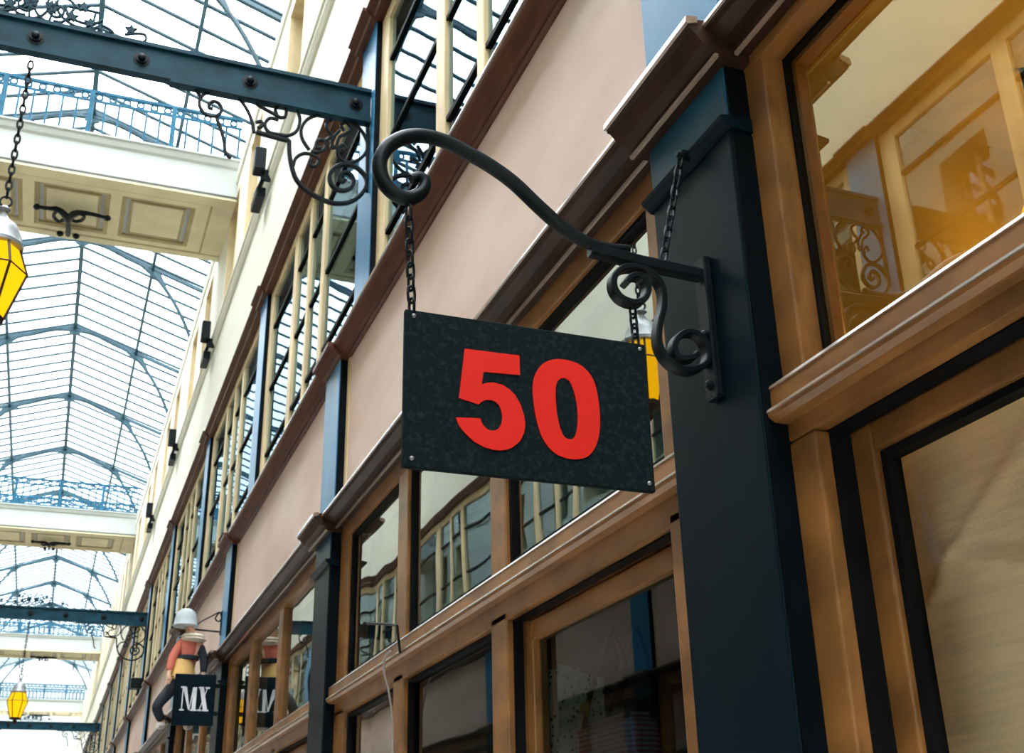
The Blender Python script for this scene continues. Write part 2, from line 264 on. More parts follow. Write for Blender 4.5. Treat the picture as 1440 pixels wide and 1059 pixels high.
# ------------------------------------------------------------------ facades
KMAX = 16
YEND = Y0(KMAX)
ORD = ['first', 'second', 'third', 'fourth', 'fifth', 'sixth', 'seventh', 'eighth', 'ninth', 'tenth', 'eleventh', 'twelfth', 'thirteenth', 'fourteenth', 'fifteenth', 'sixteenth', 'seventeenth', 'eighteenth', 'nineteenth', 'twentieth']
WIN = [0]
def wname(): WIN[0] += 1; return 'window_%d' % WIN[0]
BEV = .005
def fanlight(side, k):
    """row of panes above the transom; window with frame, transom sill and panes"""
    a, b = Y0(k) + PW, Y0(k + 1)
    w = struct(wname(), (0, (a + b) / 2, 2.36)); near = k < 5 and side == 0
    bv = BEV if near else 0; sg = 2 if near else 1
    single = (k == 0 and side == 0)
    cuts = [(b - .065, b), (a, a + .135)] + ([(a + 1.35, a + 1.45)] if single else [(a + 1.135, a + 1.265), (a + 2.205, a + 2.34)])
    if not single: cuts[0] = (b - .17, b)
    if single: cuts = [(b - .072, b), (a, a + .07), (a + 1.35, a + 1.45)]
    zt = 3.12 if not single else 3.158
    f = MB(side)
    f.box(0, .12, a, b, zt, 3.20, bv, sg)
    f.box(0, .12, a, b, 2.385, 2.455, bv, sg)
    for y0, y1 in cuts: f.box(.002, .11, y0, y1, 2.45, zt + .005, bv, sg)
    f.build('frame', 'wood', w)
    f = MB(side)                       # projecting transom moulding
    f.prism_y([(.02, 2.362), (-.028, 2.363), (-.039, 2.371), (-.041, 2.376), (-.040, 2.382), (-.036, 2.386), (-.031, 2.389), (-.030, 2.427), (-.028, 2.432), (-.022, 2.435), (.02, 2.437)], a - .0, b)
    f.build('transom_moulding', 'wood', w)
    f = MB(side); f.prism_y([(-.0405, 2.378), (-.0435, 2.379), (-.0425, 2.3845), (-.036, 2.388), (-.036, 2.381)], a, b); f.prism_y([(-.0295, 2.427), (-.0325, 2.428), (-.0305, 2.4345), (-.02, 2.439), (-.02, 2.43)], a, b); f.build('lit_edge', 'edge', w)  # arris highlights laid on as pale strips
    ys = sorted(cuts); g = []
    p = MB(side)
    for (c0, c1), (d0, d1) in zip(ys, ys[1:]):
        t = .009 if single else .018
        if near and k < 2:
            for q in ((c1 + .001, c1 + t, 2.456, zt - .001), (d0 - t, d0 - .001, 2.456, zt - .001), (c1 + t, d0 - t, 2.456, 2.456 + t), (c1 + t, d0 - t, zt - t, zt - .001)):
                p.box(.050 if single else .016, .075 if single else .045, *q)
        g.append((c1 + .004, d0 - .004))
    if near and k < 2: p.build('shade_bead', 'near_black', w)  # shade of the glazing recess, laid in as near-black strips
    else: p.bm.free()
    for y0, y1 in g:
        gx = .058 if single else .030
        MB(side).box(gx, gx + .005, y0, y1, 2.458, zt - .003).build('pane', 'glass_warm_tint' if single else 'glass_shop', w)
    return w
def lower_front(side, k):
    a, b = Y0(k) + PW, Y0(k + 1)
    near = k < 5 and side == 0
    bv = BEV if near else 0; sg = 2 if near else 1
    w = struct(wname(), (0, (a + b) / 2, 0))
    f = MB(side); f.box(0, .10, a, b, 2.30 if k else 2.328, 2.37, bv, sg)
    if k == 0:
        posts = [(b - .082, b), (a, a + .082), (a + 1.36, a + 1.44)]
    else:
        posts = [(b - .18, b), (a, a + .13), (a + 1.135, a + 1.265), (a + 2.225, a + 2.36)]
    for y0, y1 in posts: f.box(.0, .10, y0, y1, .0, 2.325, bv, sg)
    f.box(.01, .12, a, b, .0, .45, bv)
    f.build('frame', 'wood', w)
    ys = sorted(posts)
    for i, ((c0, c1), (d0, d1)) in enumerate(zip(ys, ys[1:])):
        if k == 0:                    # recessed sash
            s = MB(side); y0, y1 = c1 - .005, d0 + .005; zt = 2.326
            q = .062
            s.box(.075, .125, y0, y0 + q, .45, zt, bv, sg); s.box(.075, .125, y1 - q, y1, .45, zt, bv, sg)
            s.box(.076, .125, y0 + q, y1 - q, zt - .052, zt, bv, sg); s.box(.076, .125, y0 + q, y1 - q, .45, .52, bv)
            s.build('sash', 'wood', w)
            s = MB(side)
            for r in ((y0 + q + .001, y0 + q + .016, .52, zt - .053), (y1 - q - .016, y1 - q - .001, .52, zt - .053), (y0 + q + .016, y1 - q - .016, zt - .067, zt - .053)):
                s.box(.088, .118, *r)
            s.build('shade_bead', 'near_black', w)
            s = MB(side)              # recess shade between post and sash put into dark strips
            s.box(.03, .075, y1 - .008, y1 - .0051, .45, zt - .001); s.box(.03, .075, y0 + .0051, y0 + .008, .45, zt - .001); s.box(.03, .075, y0, y1, zt - .001, zt + .0015)
            s.build('rebate_shade', 'near_black', w)
            MB(side).box(.104, .109, y0 + q, y1 - q, .52, zt - .05).build('pane', 'glass_clear', w)
        elif i == 0:                  # door leaf next to the pilaster
            dr = struct('door_%d' % (k + (20 if side else 0)), (0, c1, 0))
            s = MB(side); y0, y1 = c1 + .004, d0 - .010; zt = 2.290
            s.box(.055, .105, y0, y0 + .095, .02, zt, bv, sg); s.box(.055, .105, y1 - .05, y1, .02, zt, bv, sg)
            s.box(.056, .105, y0 + .09, y1 - .045, zt - .055, zt, bv, sg); s.box(.056, .105, y0 + .09, y1 - .045, .02, .35, bv)
            s.build('leaf_frame', 'wood', dr)
            s = MB(side); s.box(.02, .05, d0 - .007, d0 - .0005, .02, 2.299); s.box(.02, .05, c1, d0 - .007, 2.294, 2.2995); s.build('rebate_shade', 'near_black', dr)  # door gap shade put into near-black strips
            MB(side).box(.078, .083, y0 + .09, y1 - .045, .35, zt - .05).build('pane', 'glass_door', dr)
        else:
            p = MB(side); t = .02
            if near and k < 2:
                for r in ((c1 + .001, c1 + t, .45, 2.299), (d0 - t, d0 - .001, .45, 2.299), (c1 + t, d0 - t, 2.285, 2.299)): p.box(.02, .06, *r)
                p.build('shade_bead', 'near_black', w)
            else: p.bm.free()
            MB(side).box(.04, .045, c1 + .002, d0 - .002, .45, 2.298).build('pane', 'glass_shop' if i == 2 else 'glass_door', w)
def first_floor(side, k):
    a, b = Y0(k) + PW, Y0(k + 1)
    near = k < 6
    w = struct(wname(), (.13, (a + b) / 2, 4.18))
    muls = [(a, a + .10), (a + 1.09, a + 1.20), (a + 1.615, a + 1.70), (a + 2.15, a + 2.28), (b - .16, b)]
    f = MB(side)
    for y0, y1 in muls: f.box(.13, .172, y0, y1, 4.18, 6.34, .004 if near and side == 0 else 0)
    f.box(.131, .172, a, b, 6.24, 6.34); f.box(.131, .172, a, b, 4.18, 4.30)
    f.build('frame', 'ochre', w)
    f = MB(side)
    for (c0, c1), (d0, d1) in zip(muls, muls[1:]):
        for z in (4.78, 5.36, 5.93): f.box(.138, .168, c1 - .002, d0 + .002, z, z + .026)
    f.build('glazing_bar', 'near_black', w)
    for (c0, c1), (d0, d1) in zip(muls, muls[1:]):
        MB(side).box(.152, .157, c1 - .002, d0 + .002, 4.29, 6.25).build('pane', 'glass_up', w)
def upper_window(side, y0, y1):
    w = struct(wname(), (.2, (y0 + y1) / 2, 7.75))
    f = MB(side)
    f.box(.045, .36, y0, y0 + .03, 7.75, 8.95); f.box(.045, .36, y1 - .03, y1, 7.75, 8.95)
    f.box(.046, .36, y0 + .03, y1 - .03, 8.92, 8.95); f.box(.046, .36, y0 + .03, y1 - .03, 7.75, 7.78)
    f.box(.24, .29, (y0 + y1) / 2 - .03, (y0 + y1) / 2 + .03, 7.78, 8.92)
    f.build('frame', 'ochre', w)
    MB(side).box(.262, .268, y0 + .03, y1 - .03, 7.78, 8.92).build('pane', 'glass_up', w)
UPW = ((.55, 1.35), (2.05, 2.85))
def facade(side):
    sd = 'right' if side == 0 else 'left'
    kr = range(-1 if side else 0, KMAX)
    # walls: pink panels, upper cream wall
    wl = struct('wall_' + sd, (0, 20, 3.2))
    p = MB(side); pb = MB(side)
    up = MB(side)
    y_lo, y_hi = Y0(min(kr)), YEND + PW
    for k in kr:
        a, b = Y0(k) + PW, Y0(k + 1)
        MB(side).box(.008, .12, a, b, 3.2, 4.12).build('fascia_panel', 'pink' if side == 0 else 'pink', wl)
        pb.box(.0, .03, b - .05, b - .002, 3.24, 4.10)
        e = [a - PW] + [a + q for pr in UPW for q in pr] + [b]
        for i in (0, 2, 4): up.box(.05, .42, e[i], e[i + 1], 7.75, 8.95)
    pb.build('panel_batten', 'ochre', wl)
    p.bm.free()
    up.box(.05, .42, y_lo, y_hi, 6.38, 7.75); up.box(.05, .42, y_lo, y_hi, 8.95, 9.20)
    up.build('upper_wall', 'cream', wl)
    t = MB(side); t.box(.30, .75, y_lo - 10, y_hi + 4, 9.0, 9.2); t.box(.45, .75, y_lo - 10, y_hi + 4, 9.2, 11.30); t.build('attic_wall', 'cream', wl)
    t = MB(side)
    t.prism_y([(.06, 7.40), (.03, 7.41), (.005, 7.45), (.005, 7.47), (.03, 7.475), (-.01, 7.50), (-.01, 7.52), (.06, 7.53)], y_lo, y_hi)
    t.prism_y([(.06, 9.10), (.03, 9.12), (.02, 9.16), (.02, 9.21), (.06, 9.21)], y_lo, y_hi)
    t.build('string_moulding', 'cream', wl)
    # rooms behind the glass
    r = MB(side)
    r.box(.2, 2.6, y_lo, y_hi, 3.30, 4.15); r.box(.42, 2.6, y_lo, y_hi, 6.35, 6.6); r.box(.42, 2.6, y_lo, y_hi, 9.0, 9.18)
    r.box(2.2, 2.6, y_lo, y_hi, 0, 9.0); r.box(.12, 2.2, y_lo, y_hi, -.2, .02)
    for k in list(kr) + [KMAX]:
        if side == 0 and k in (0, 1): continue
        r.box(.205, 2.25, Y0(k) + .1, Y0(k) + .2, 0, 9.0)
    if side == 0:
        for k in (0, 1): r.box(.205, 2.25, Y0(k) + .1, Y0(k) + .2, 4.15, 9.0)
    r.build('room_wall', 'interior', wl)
    if side == 0:
        r = MB(side)
        for k in (0, 1): r.box(.13, 2.19, Y0(k) + .1, Y0(k) + .2, .02, 3.29)
        r.box(2.1, 2.19, Y0(0) + .2, Y0(1) + .1, .02, 3.29); r.box(.13, 2.19, Y0(0) + .2, Y0(1) + .1, 3.22, 3.29)
        r.build('warm_room_wall', 'warm_room', wl)
        r = MB(side); r.box(.205, 2.2, Y0(0) + .2, Y0(1) + .09, 3.17, 3.21)
    # continuous trims
    n0 = 1 if side == 0 else 11
    t = MB(side)
    for k in kr:
        a, b = Y0(k) + PW, Y0(k + 1)
        t.prism_y([(.02, 3.186), (-.03, 3.188), (-.035, 3.204), (-.060, 3.210), (-.088, 3.226), (-.10, 3.228), (-.10, 3.246), (-.02, 3.256), (.02, 3.256)], a, b)
    for k in list(kr) + [KMAX]:
        a = Y0(k)
        t.prism_y([(.02, 3.168), (-.078, 3.170), (-.082, 3.186), (-.110, 3.194), (-.134, 3.222), (-.142, 3.224), (-.142, 3.246), (-.05, 3.262), (.02, 3.262)], a - .03, a + PW + .03)
    tr = smesh(t, 'trim_%d' % n0, 'dark_wood')
    t = MB(side)
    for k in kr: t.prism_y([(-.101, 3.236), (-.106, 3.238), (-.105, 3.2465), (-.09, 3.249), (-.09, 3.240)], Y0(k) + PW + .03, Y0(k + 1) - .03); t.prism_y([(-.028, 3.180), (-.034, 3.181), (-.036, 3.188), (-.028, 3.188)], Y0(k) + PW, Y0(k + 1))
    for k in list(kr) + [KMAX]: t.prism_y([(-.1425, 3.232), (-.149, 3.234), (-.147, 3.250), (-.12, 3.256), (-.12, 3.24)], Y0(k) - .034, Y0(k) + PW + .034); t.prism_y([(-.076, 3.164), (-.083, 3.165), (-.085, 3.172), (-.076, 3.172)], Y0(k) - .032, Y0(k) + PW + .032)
    t.build('lit_edge', 'edge', tr)
    t = MB(side)
    prof = [(.20, 4.085), (.0, 4.088), (-.012, 4.094), (-.012, 4.106), (-.03, 4.110), (-.072, 4.146), (-.082, 4.148), (-.082, 4.172), (.20, 4.185)]
    t.prism_y(prof, y_lo, y_hi)
    for k in list(kr) + [KMAX]: t.prism_y([(x - .03 if x < .1 else x, z) for x, z in prof], Y0(k) - .02, Y0(k) + PW + .02)
    tr = smesh(t, 'trim_%d' % (n0 + 1), 'red_wood')
    t = MB(side); t.prism_y([(-.082, 4.160), (-.088, 4.162), (-.086, 4.172), (-.07, 4.176), (-.07, 4.165)], y_lo, y_hi); t.build('lit_edge', 'edge', tr)
    t = MB(side)
    prof = [(.2, 6.325), (.075, 6.33), (.068, 6.345), (.03, 6.375), (.022, 6.378), (.022, 6.392), (.2, 6.40)]
    t.prism_y(prof, y_lo, y_hi)
    for k in list(kr) + [KMAX]: t.prism_y([(x - .02 if x < .1 else x, z) for x, z in prof], Y0(k) - .02, Y0(k) + PW + .02)
    smesh(t, 'trim_%d' % (n0 + 2), 'red_wood')
    for k in kr:
        fanlight(side, k); lower_front(side, k); first_floor(side, k)
        for q in UPW: upper_window(side, Y0(k) + PW + q[0], Y0(k) + PW + q[1])
    # pilasters
    for k in list(kr) + [KMAX]:
        a = Y0(k); b = a + PW
        if side == 0:
            lab = {0: 'navy pilaster beside the amber window at the near end', 1: 'broad navy pilaster carrying the scrolled iron sign bracket',
                   2: 'navy and pale blue pilaster just beyond the number sign'}.get(k, 'navy and pale blue pilaster, %s beyond the one holding the scrolled iron bracket' % ORD[k - 2])
            if k == 3: lab = 'slim navy pilaster behind the small square lettered sign'
            w = thing('pilaster', lab, 'pilaster', (0, a + PW / 2, 0), 'pilasters of the arcade front')
        else:
            w = struct('trim_%d' % (40 + k), (2 * XC, a + PW / 2, 0))
        bv = .004 if side == 0 and k < 5 else 0
        MB(side).box(-.05, .13, a, b, 0, 3.012, bv, 2).build('shaft', 'navy', w)
        MB(side).box(-.05, .13, a, b, 3.012, 3.172, bv, 2).build('neck_block', 'lit_navy', w)
        m = MB(side); m.prism_y([(.0, 3.005), (-.052, 3.008), (-.058, 3.014), (-.072, 3.024), (-.074, 3.034), (-.05, 3.038), (.0, 3.038)], a - .012, b + .012)
        m.build('impost', 'navy', w)
        MB(side).box(-.04, .12, a, b, 3.255, 4.09, bv, 2).build('upper_block', 'blue', w)
        MB(side).box(.095, .2, a, b, 4.18, 6.335, bv).build('upper_shaft', 'blue', w)
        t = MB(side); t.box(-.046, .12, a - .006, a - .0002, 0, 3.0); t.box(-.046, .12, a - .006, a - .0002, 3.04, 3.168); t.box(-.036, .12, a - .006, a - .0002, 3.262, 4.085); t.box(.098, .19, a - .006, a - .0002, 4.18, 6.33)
        t.build('side_shade', 'shade_navy', w)  # thin near-black strips carry the side shade
facade(0); facade(1)

# ------------------------------------------------------------------ rest of the shell
m = MB(); m.box(2 * XC - .1, .1, -10, 62, -.2, 0); smesh(m, 'floor', 'floor')
m = MB(); m.box(2 * XC - .8, .8, 61, 61.3, 0, 12); smesh(m, 'wall_end', 'white')
m = MB(); m.box(2 * XC - .8, .8, -10.3, -10, 2.5, 12); smesh(m, 'wall_back_unseen', 'cream')  # unseen end wall, left open below to let in fill light
m = MB(); m.box(0, .75, -10, Y0(0), 0, 9.0); smesh(m, 'wall_near_right', 'cream')
m = MB(); m.box(2 * XC - .75, 2 * XC, -10, Y0(-1), 0, 9.0); smesh(m, 'wall_near_left', 'cream')
ZR, ZP, ZE = 12.0, 11.6, 11.28
ceil = struct('ceiling', (XC, 20, ZR))
m = MB()
for s in (-1, 1):
    m.bm.faces.ensure_lookup_table()
    q = [(XC, ZR), (XC + s * 2.3, ZE - .04), (XC + s * 2.3, ZE - .03), (XC, ZR + .01)]
    m.prism_y(q, -12, 61.2)
m.build('roof_glass', 'glass_roof', ceil)
m = MB(); n = int((61 + 12) / .4625)
for i in range(n):
    y = 15.0 - .4625 * 58 + .4625 * i
    for s in (-1, 1):
        m.prism_y([(XC, ZR - .03), (XC + s * 2.2, ZE - .05), (XC + s * 2.2, ZE - .022), (XC, ZR - .002)], y - .028, y + .028)
m.build('glazing_bars', 'roof_iron', ceil)
def beam_roof(label, prof):
    o = MB(); o.prism_y(prof, -12, 61); tag(o.build('roof_purlin', 'roof_iron'), label, 'roof beam', 'long iron beams under the roof glass')
beam_roof('long iron ridge beam along the peak of the glass roof', [(XC - .035, ZR - .13), (XC + .035, ZR - .13), (XC + .035, ZR - .03), (XC - .035, ZR - .03)])
for s, t in ((1, 'long iron purlin on the roof slope nearer the pilasters'), (-1, 'long iron purlin on the roof slope across from the pilasters')):
    beam_roof(t, [(XC + s * 1.2 - .025, ZP - .13), (XC + s * 1.2 + .025, ZP - .13), (XC + s * 1.2 + .025, ZP - .04), (XC + s * 1.2 - .025, ZP - .04)])
for s, t in ((1, 'iron eave beam at the roof foot above the pilasters'), (-1, 'iron eave beam at the roof foot across from the pilasters')):
    beam_roof(t, [(XC + s * 2.14 - .03, ZE - .16), (XC + s * 2.14 + .03, ZE - .16), (XC + s * 2.14 + .03, ZE - .03), (XC + s * 2.14 - .03, ZE - .03)])
# arches
ah = [(0, ZR - .16), (.35, ZR - .20), (.75, ZR - .36), (1.12, ZP - .12), (1.45, ZP - .46), (1.75, ZP - .92), (1.98, ZP - 1.45), (2.09, ZP - 2.0), (2.11, 9.22)]
first = None
ya = [15.0 + 3.7 * i for i in range(-4, 13)]
for i, y in enumerate(ya):
    lab = 'blue-green iron roof arch, ' + (ORD[i - 4] + ' beyond the coffered cream footbridge nearest the number sign' if y > 14 else ['overhead at the near end', 'over the number sign', 'just beyond the first long iron beam', 'just short of the coffered cream footbridge'][i] if i < 4 else '')
    if first is None:
        first = thing('roof_arch', lab, 'roof arch', (XC, y, ZR), 'iron arches of the glass roof')
        for s in (-1, 1):
            r = MB(); r.prism_y([(XC, ZR - .10), (XC + s * 2.12, ZE - .12), (XC + s * 2.12, ZE - .06), (XC, ZR - .04)], y - .03, y + .03)
            r.build('rafter', 'roof_iron', first)
            r = MB(); r.tube([(XC + s * p[0], y, p[1]) for p in catmull([(a, b, 0) for a, b in ah], 4)], 1, flat=(.03, .025), up=(0, 1, 0))
            r.build('arch_rib', 'roof_iron', first)
            r = MB(); r.plate([(XC + s * q[0], q[1]) for q in ((1.0, ZP + .02), (1.30, ZP - .09), (1.46, ZP - .42), (1.20, ZP - .24), (1.02, ZP - .10))], y - .022, y + .022)
            r.build('gusset', 'roof_iron', first)
            r = MB(); r.box(XC + s * 2.11 - .04, XC + s * 2.11 + .04, y - .04, y + .04, 9.2, 11.2); r.build('post', 'roof_iron', first)
        r = MB(); r.plate([(XC - .14, ZR - .10), (XC + .14, ZR - .10), (XC + .10, ZR - .22), (XC, ZR - .26), (XC - .10, ZR - .22)], y - .022, y + .022)
        r.build('ridge_plate', 'roof_iron', first)
    else:
        copy_tree(first, (0, y - ya[0], 0), lab)

# ------------------------------------------------------------------ footbridges
def bridge(y):
    x0, x1 = 2 * XC - .055, .055
    w = thing('footbridge', 'cream coffered footbridge nearest the number sign, with blue railing', 'footbridge', (XC, y, 8.88), 'cream footbridges across the passage')
    d = 1.5
    m = MB(); m.box(x0, x1, y + .02, y + d - .02, 8.93, 9.36); m.build('deck', 'white', w)
    for yy, sg in ((y, 1), (y + d, -1)):
        m = MB(); pr = [(0, 8.905), (0, 9.30), (-.03, 9.32), (-.05, 9.36), (-.05, 9.385), (-.08, 9.39), (-.08, 9.41), (.06, 9.41), (.06, 8.905)]
        m.prism_x([(yy + sg * a, z) for a, z in pr], x0, x1); m.build('fascia', 'white', w)
    # coffered soffit: border boards, cross boards, recessed panels with raised fields
    m = MB()
    b0, b1 = y + .19, y + 1.38
    m.box(x0, x1, y + .0, b0, 8.88, 8.94); m.box(x0, x1, b1, y + d, 8.88, 8.94)
    xs = [-.2] + [-.2 - .0 for _ in ()]
    cof = [(-1.186 + .943 * j, -.368 + .943 * j) for j in (-2, -1, 0)]
    pan0, pan1 = y + .315, y + 1.27
    edges = [x0] + [q for c in cof for q in c] + [x1]
    m.box(x0, x1, b0 + .012, pan0, 8.892, 8.94); m.box(x0, x1, pan1, b1 - .012, 8.892, 8.94)
    for i in range(0, len(edges), 2): m.box(edges[i], edges[i + 1], pan0, pan1, 8.892, 8.94)
    for c in cof:
        m.box(c[0] + .13, c[1] - .13, pan0 + .13, pan1 - .13, 8.906, 8.94)
    m.build('soffit', 'soffit', w)
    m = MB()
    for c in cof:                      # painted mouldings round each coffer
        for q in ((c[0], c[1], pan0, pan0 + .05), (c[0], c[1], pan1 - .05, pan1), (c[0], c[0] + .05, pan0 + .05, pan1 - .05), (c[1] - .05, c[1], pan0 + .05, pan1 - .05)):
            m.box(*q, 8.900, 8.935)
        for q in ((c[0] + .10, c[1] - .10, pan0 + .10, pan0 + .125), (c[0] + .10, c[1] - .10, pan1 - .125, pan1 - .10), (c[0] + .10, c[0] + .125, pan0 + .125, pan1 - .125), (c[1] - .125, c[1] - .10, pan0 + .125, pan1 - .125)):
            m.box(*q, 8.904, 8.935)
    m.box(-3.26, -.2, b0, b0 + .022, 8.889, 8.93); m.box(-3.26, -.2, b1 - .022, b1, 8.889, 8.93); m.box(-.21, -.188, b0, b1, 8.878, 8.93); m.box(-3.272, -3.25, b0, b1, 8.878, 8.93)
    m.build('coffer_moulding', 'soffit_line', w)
    for yy in (y + .06, y + d - .06):
        rl = MB(); rl.box(x0, x1, yy - .022, yy + .022, 10.03, 10.065); rl.box(x0, x1, yy - .014, yy + .014, 9.915, 9.940); rl.box(x0, x1, yy - .014, yy + .014, 9.45, 9.475)
        rr = rl.build('railing', 'rail_iron', w)
        n = 23
        for i in range(n + 1):
            x = x0 + .03 + (x1 - x0 - .06) * i / n
            rad = .028 if i % 6 == 0 else .013
            MB().box(x - rad, x + rad, yy - rad, yy + rad, 9.41, 9.93 if i % 6 else 10.03).build('baluster', 'rail_iron', rr)
        for i in range(n):
            x = x0 + .03 + (x1 - x0 - .06) * (i + .5) / n
            rg = MB(); rg.tube([(x + .038 * math.cos(t * math.pi / 5), yy, 9.986 + .038 * math.sin(t * math.pi / 5)) for t in range(10)], .014, 5, closed=True)
            rg.build('ring', 'rail_iron', rr)
    return w
YB1 = 11.8
br = bridge(YB1)
for i in (1, 2, 3):
    copy_tree(br, (0, 14.8 * i, 0), 'cream coffered footbridge with blue railing, %s beyond the nearest one' % ORD[i - 1])
# wrought-iron ornament under each bridge
om = thing('hanging_ornament', 'black winged iron ornament under the coffered footbridge nearest the number sign', 'ornament', (XC, 12.7, 8.88), 'winged iron ornaments under the footbridges')
for i in (3, 4):
    o = MB(); o.tube(catmull([(a, b, 8.80) for a, b in T['ornament'][i]], 4), .022, 6); o.build('scroll', 'iron', om)
for i in (1, 2):
    o = MB(); q = catmull([(a, b, 8.80) for a, b in T['ornament'][i]], 4); o.tube(q, [.045 - .025 * j / len(q) for j in range(len(q))], 6)
    e = q[-1]; o.lathe([(.005, -.04), (.035, -.02), (.04, 0), (.035, .02), (.005, .04)], e, 8)
    o.build('wing', 'iron', om)
o = MB(); q = [(a, b, 8.80) for a, b in T['ornament'][0]]; o.tube(q, .03, 6); o.tube([(q[0][0], q[0][1], 8.80), (q[0][0], q[0][1], 8.880)], .03, 6)
for s in (-1, 1): o.lathe([(.005, -.04), (.04, -.015), (.04, .015), (.005, .04)], (q[0][0] + s * .09, q[0][1], 8.80), 8)
o.build('stem', 'iron', om)
for i in (1, 2, 3):
    copy_tree(om, (0, 14.8 * i, 0), 'black winged iron ornament under the %s footbridge beyond the nearest' % ORD[i - 1])

# ------------------------------------------------------------------ iron cross beams with scrollwork
def mirror(p): return [(2 * XC - x, z) for x, z in p]
def cross_beam(y):
    x0, x1 = 2 * XC - .092, .092
    w = thing('iron_beam', 'dark teal iron beam across the passage above the number sign', 'beam', (XC, y, 5.66), 'iron cross beams with scrollwork')
    m = MB(); m.box(x0, x1, y + .004, y + .022, 5.672, 5.848); m.build('web', 'teal_iron', w)
    m = MB(); m.box(x0, x1, y - .016, y + .04, 5.844, 5.868); m.build('top_flange', 'teal_iron', w)
    m = MB(); m.box(x0, x1, y - .014, y + .04, 5.655, 5.674); m.box(-1.03, x1, y - .016, y + .042, 5.638, 5.656); m.box(x0, 2 * XC + 1.03, y - .016, y + .042, 5.638, 5.656); m.build('bottom_flange', 'teal_iron', w)
    bolts = [a for a in T['beam_bolts'][0]]; bx = [a[0] for a in bolts]; bx += [2 * XC - a for a in bx] + [XC]
    for x in bx:
        m = MB(); m.lathe([(.046, .014), (.046, .002), (.030, .0), (.030, -.012), (.020, -.012), (.018, -.03), (.010, -.035)], (x, y, 5.755), 14, 'Y'); m.build('bolt', 'iron', w, True)
    for mi in (0, 1):
        f = (lambda p: p) if mi == 0 else mirror
        m = MB()
        for p in T['beam_frame']: m.tube(catmull(xz(f(p), y + .02), 5) if len(p) > 2 else xz(f(p), y + .02), 1, flat=(.014, .011), up=(0, 1, 0))
        m.build('bracket_scroll', 'iron', w)
        m = MB()
        for p in T['beam_scroll']: m.tube(catmull(xz(f(p), y + .02), 5), 1, flat=(.009, .0088), up=(0, 1, 0))
        m.build('inner_scroll', 'iron', w)
        m = MB()
        for p in T['beam_crest']: m.tube(catmull(xz(f(p), y + .02), 5), 1, flat=(.008, .0065), up=(0, 1, 0))
        for p in T['crest_leaf']:
            (x, z) = f(p)[0]
            m.plate([(x + .03 * q[0], z + .03 * q[1]) for q in ((0, 1.3), (.4, .5), (1.1, .6), (.5, -.1), (.6, -1), (0, -.5), (-.7, -1), (-.5, -.1), (-1.1, .5), (-.4, .5))], y + .010, y + .030)
        m.build('cresting_scroll', 'teal_iron', w)
    return w
YBM = 5.45
bm1 = cross_beam(YBM)
copy_tree(bm1, (0, 14.8, 0), 'dark teal iron beam with the lit round lantern hanging from it')
copy_tree(bm1, (0, 29.6, 0), 'thin distant dark iron beam just under the lit round lantern')

# lanterns
def lantern(y):
    xl = XC - .005
    w = thing('lantern', 'yellow hexagonal lantern hanging from the first iron beam at the picture edge', 'lantern', (xl, y, 4.03), 'lit yellow lanterns')
    m = MB(); m.lathe([(.012, 4.74), (.03, 4.72), (.012, 4.70), (.035, 4.66), (.075, 4.63), (.10, 4.58), (.108, 4.535), (.118, 4.525), (.118, 4.505), (.10, 4.50)], (xl, y, 0), 12); m.build('cap', 'cap_grey', w, True)
    R = [(.100, 4.50), (.148, 4.375), (.075, 4.12)]
    m = MB(); m.lathe(R, (xl, y, 0), 6); m.build('glass', 'lamp', w)
    m = MB()
    for j in range(6):
        a = math.pi * j / 3; P = [(xl + (r + .004) * math.cos(a), y + (r + .004) * math.sin(a), z) for r, z in R]
        m.tube(P, .007, 5)
        for r, z in R[1:2]:
            a2 = a + math.pi / 3; m.tube([(xl + (r + .004) * math.cos(a), y + (r + .004) * math.sin(a), z), (xl + (r + .004) * math.cos(a2), y + (r + .004) * math.sin(a2), z)], .005, 4)
    m.build('frame', 'dark_wood', w)
    m = MB(); m.lathe([(.085, 4.125), (.08, 4.10), (.03, 4.085), (.02, 4.06), (.03, 4.045), (.008, 4.02)], (xl, y, 0), 8); m.build('finial', 'dark_wood', w, True)
    m = MB(); m.tube([(xl + .028 * math.cos(t * math.pi / 6), y, 4.765 + .028 * math.sin(t * math.pi / 6)) for t in range(12)], .006, 5, closed=True); m.build('hanging_ring', 'iron', w)
    return w
l1 = lantern(YBM + .05)
copy_tree(l1, (0, 14.8, 0), 'small lit yellow lantern hanging in the distance')
def lamp_chain(y, lab):
    w = thing('lantern_chain', lab, 'chain', (XC, y, 4.79), 'chains holding the lanterns')
    z = 4.793; i = 0
    while z < 5.63:
        m = MB(); a = .013; h = .03
        pts = [(a * math.cos(t * math.pi / 5), h * math.sin(t * math.pi / 5)) for t in range(10)]
        m.tube([(XC - .005 + (p[0] if i % 2 else 0), y + (0 if i % 2 else p[0]), z + .022 + p[1]) for p in pts], .006, 5, closed=True)
        m.build('link', 'iron', w); z += .0465; i += 1
    return w
ch = lamp_chain(YBM + .05, 'dark chain running up from the edge lantern to the first iron beam')
copy_tree(ch, (0, 14.8, 0), 'thin dark chain holding the distant yellow lantern')
def point(name, loc, e, col, r=.05):
    L = bpy.data.lights.new(name, 'POINT'); L.energy = e; L.color = col; L.shadow_soft_size = r
    o = bpy.data.objects.new(name, L); COL.objects.link(o); o.location = loc

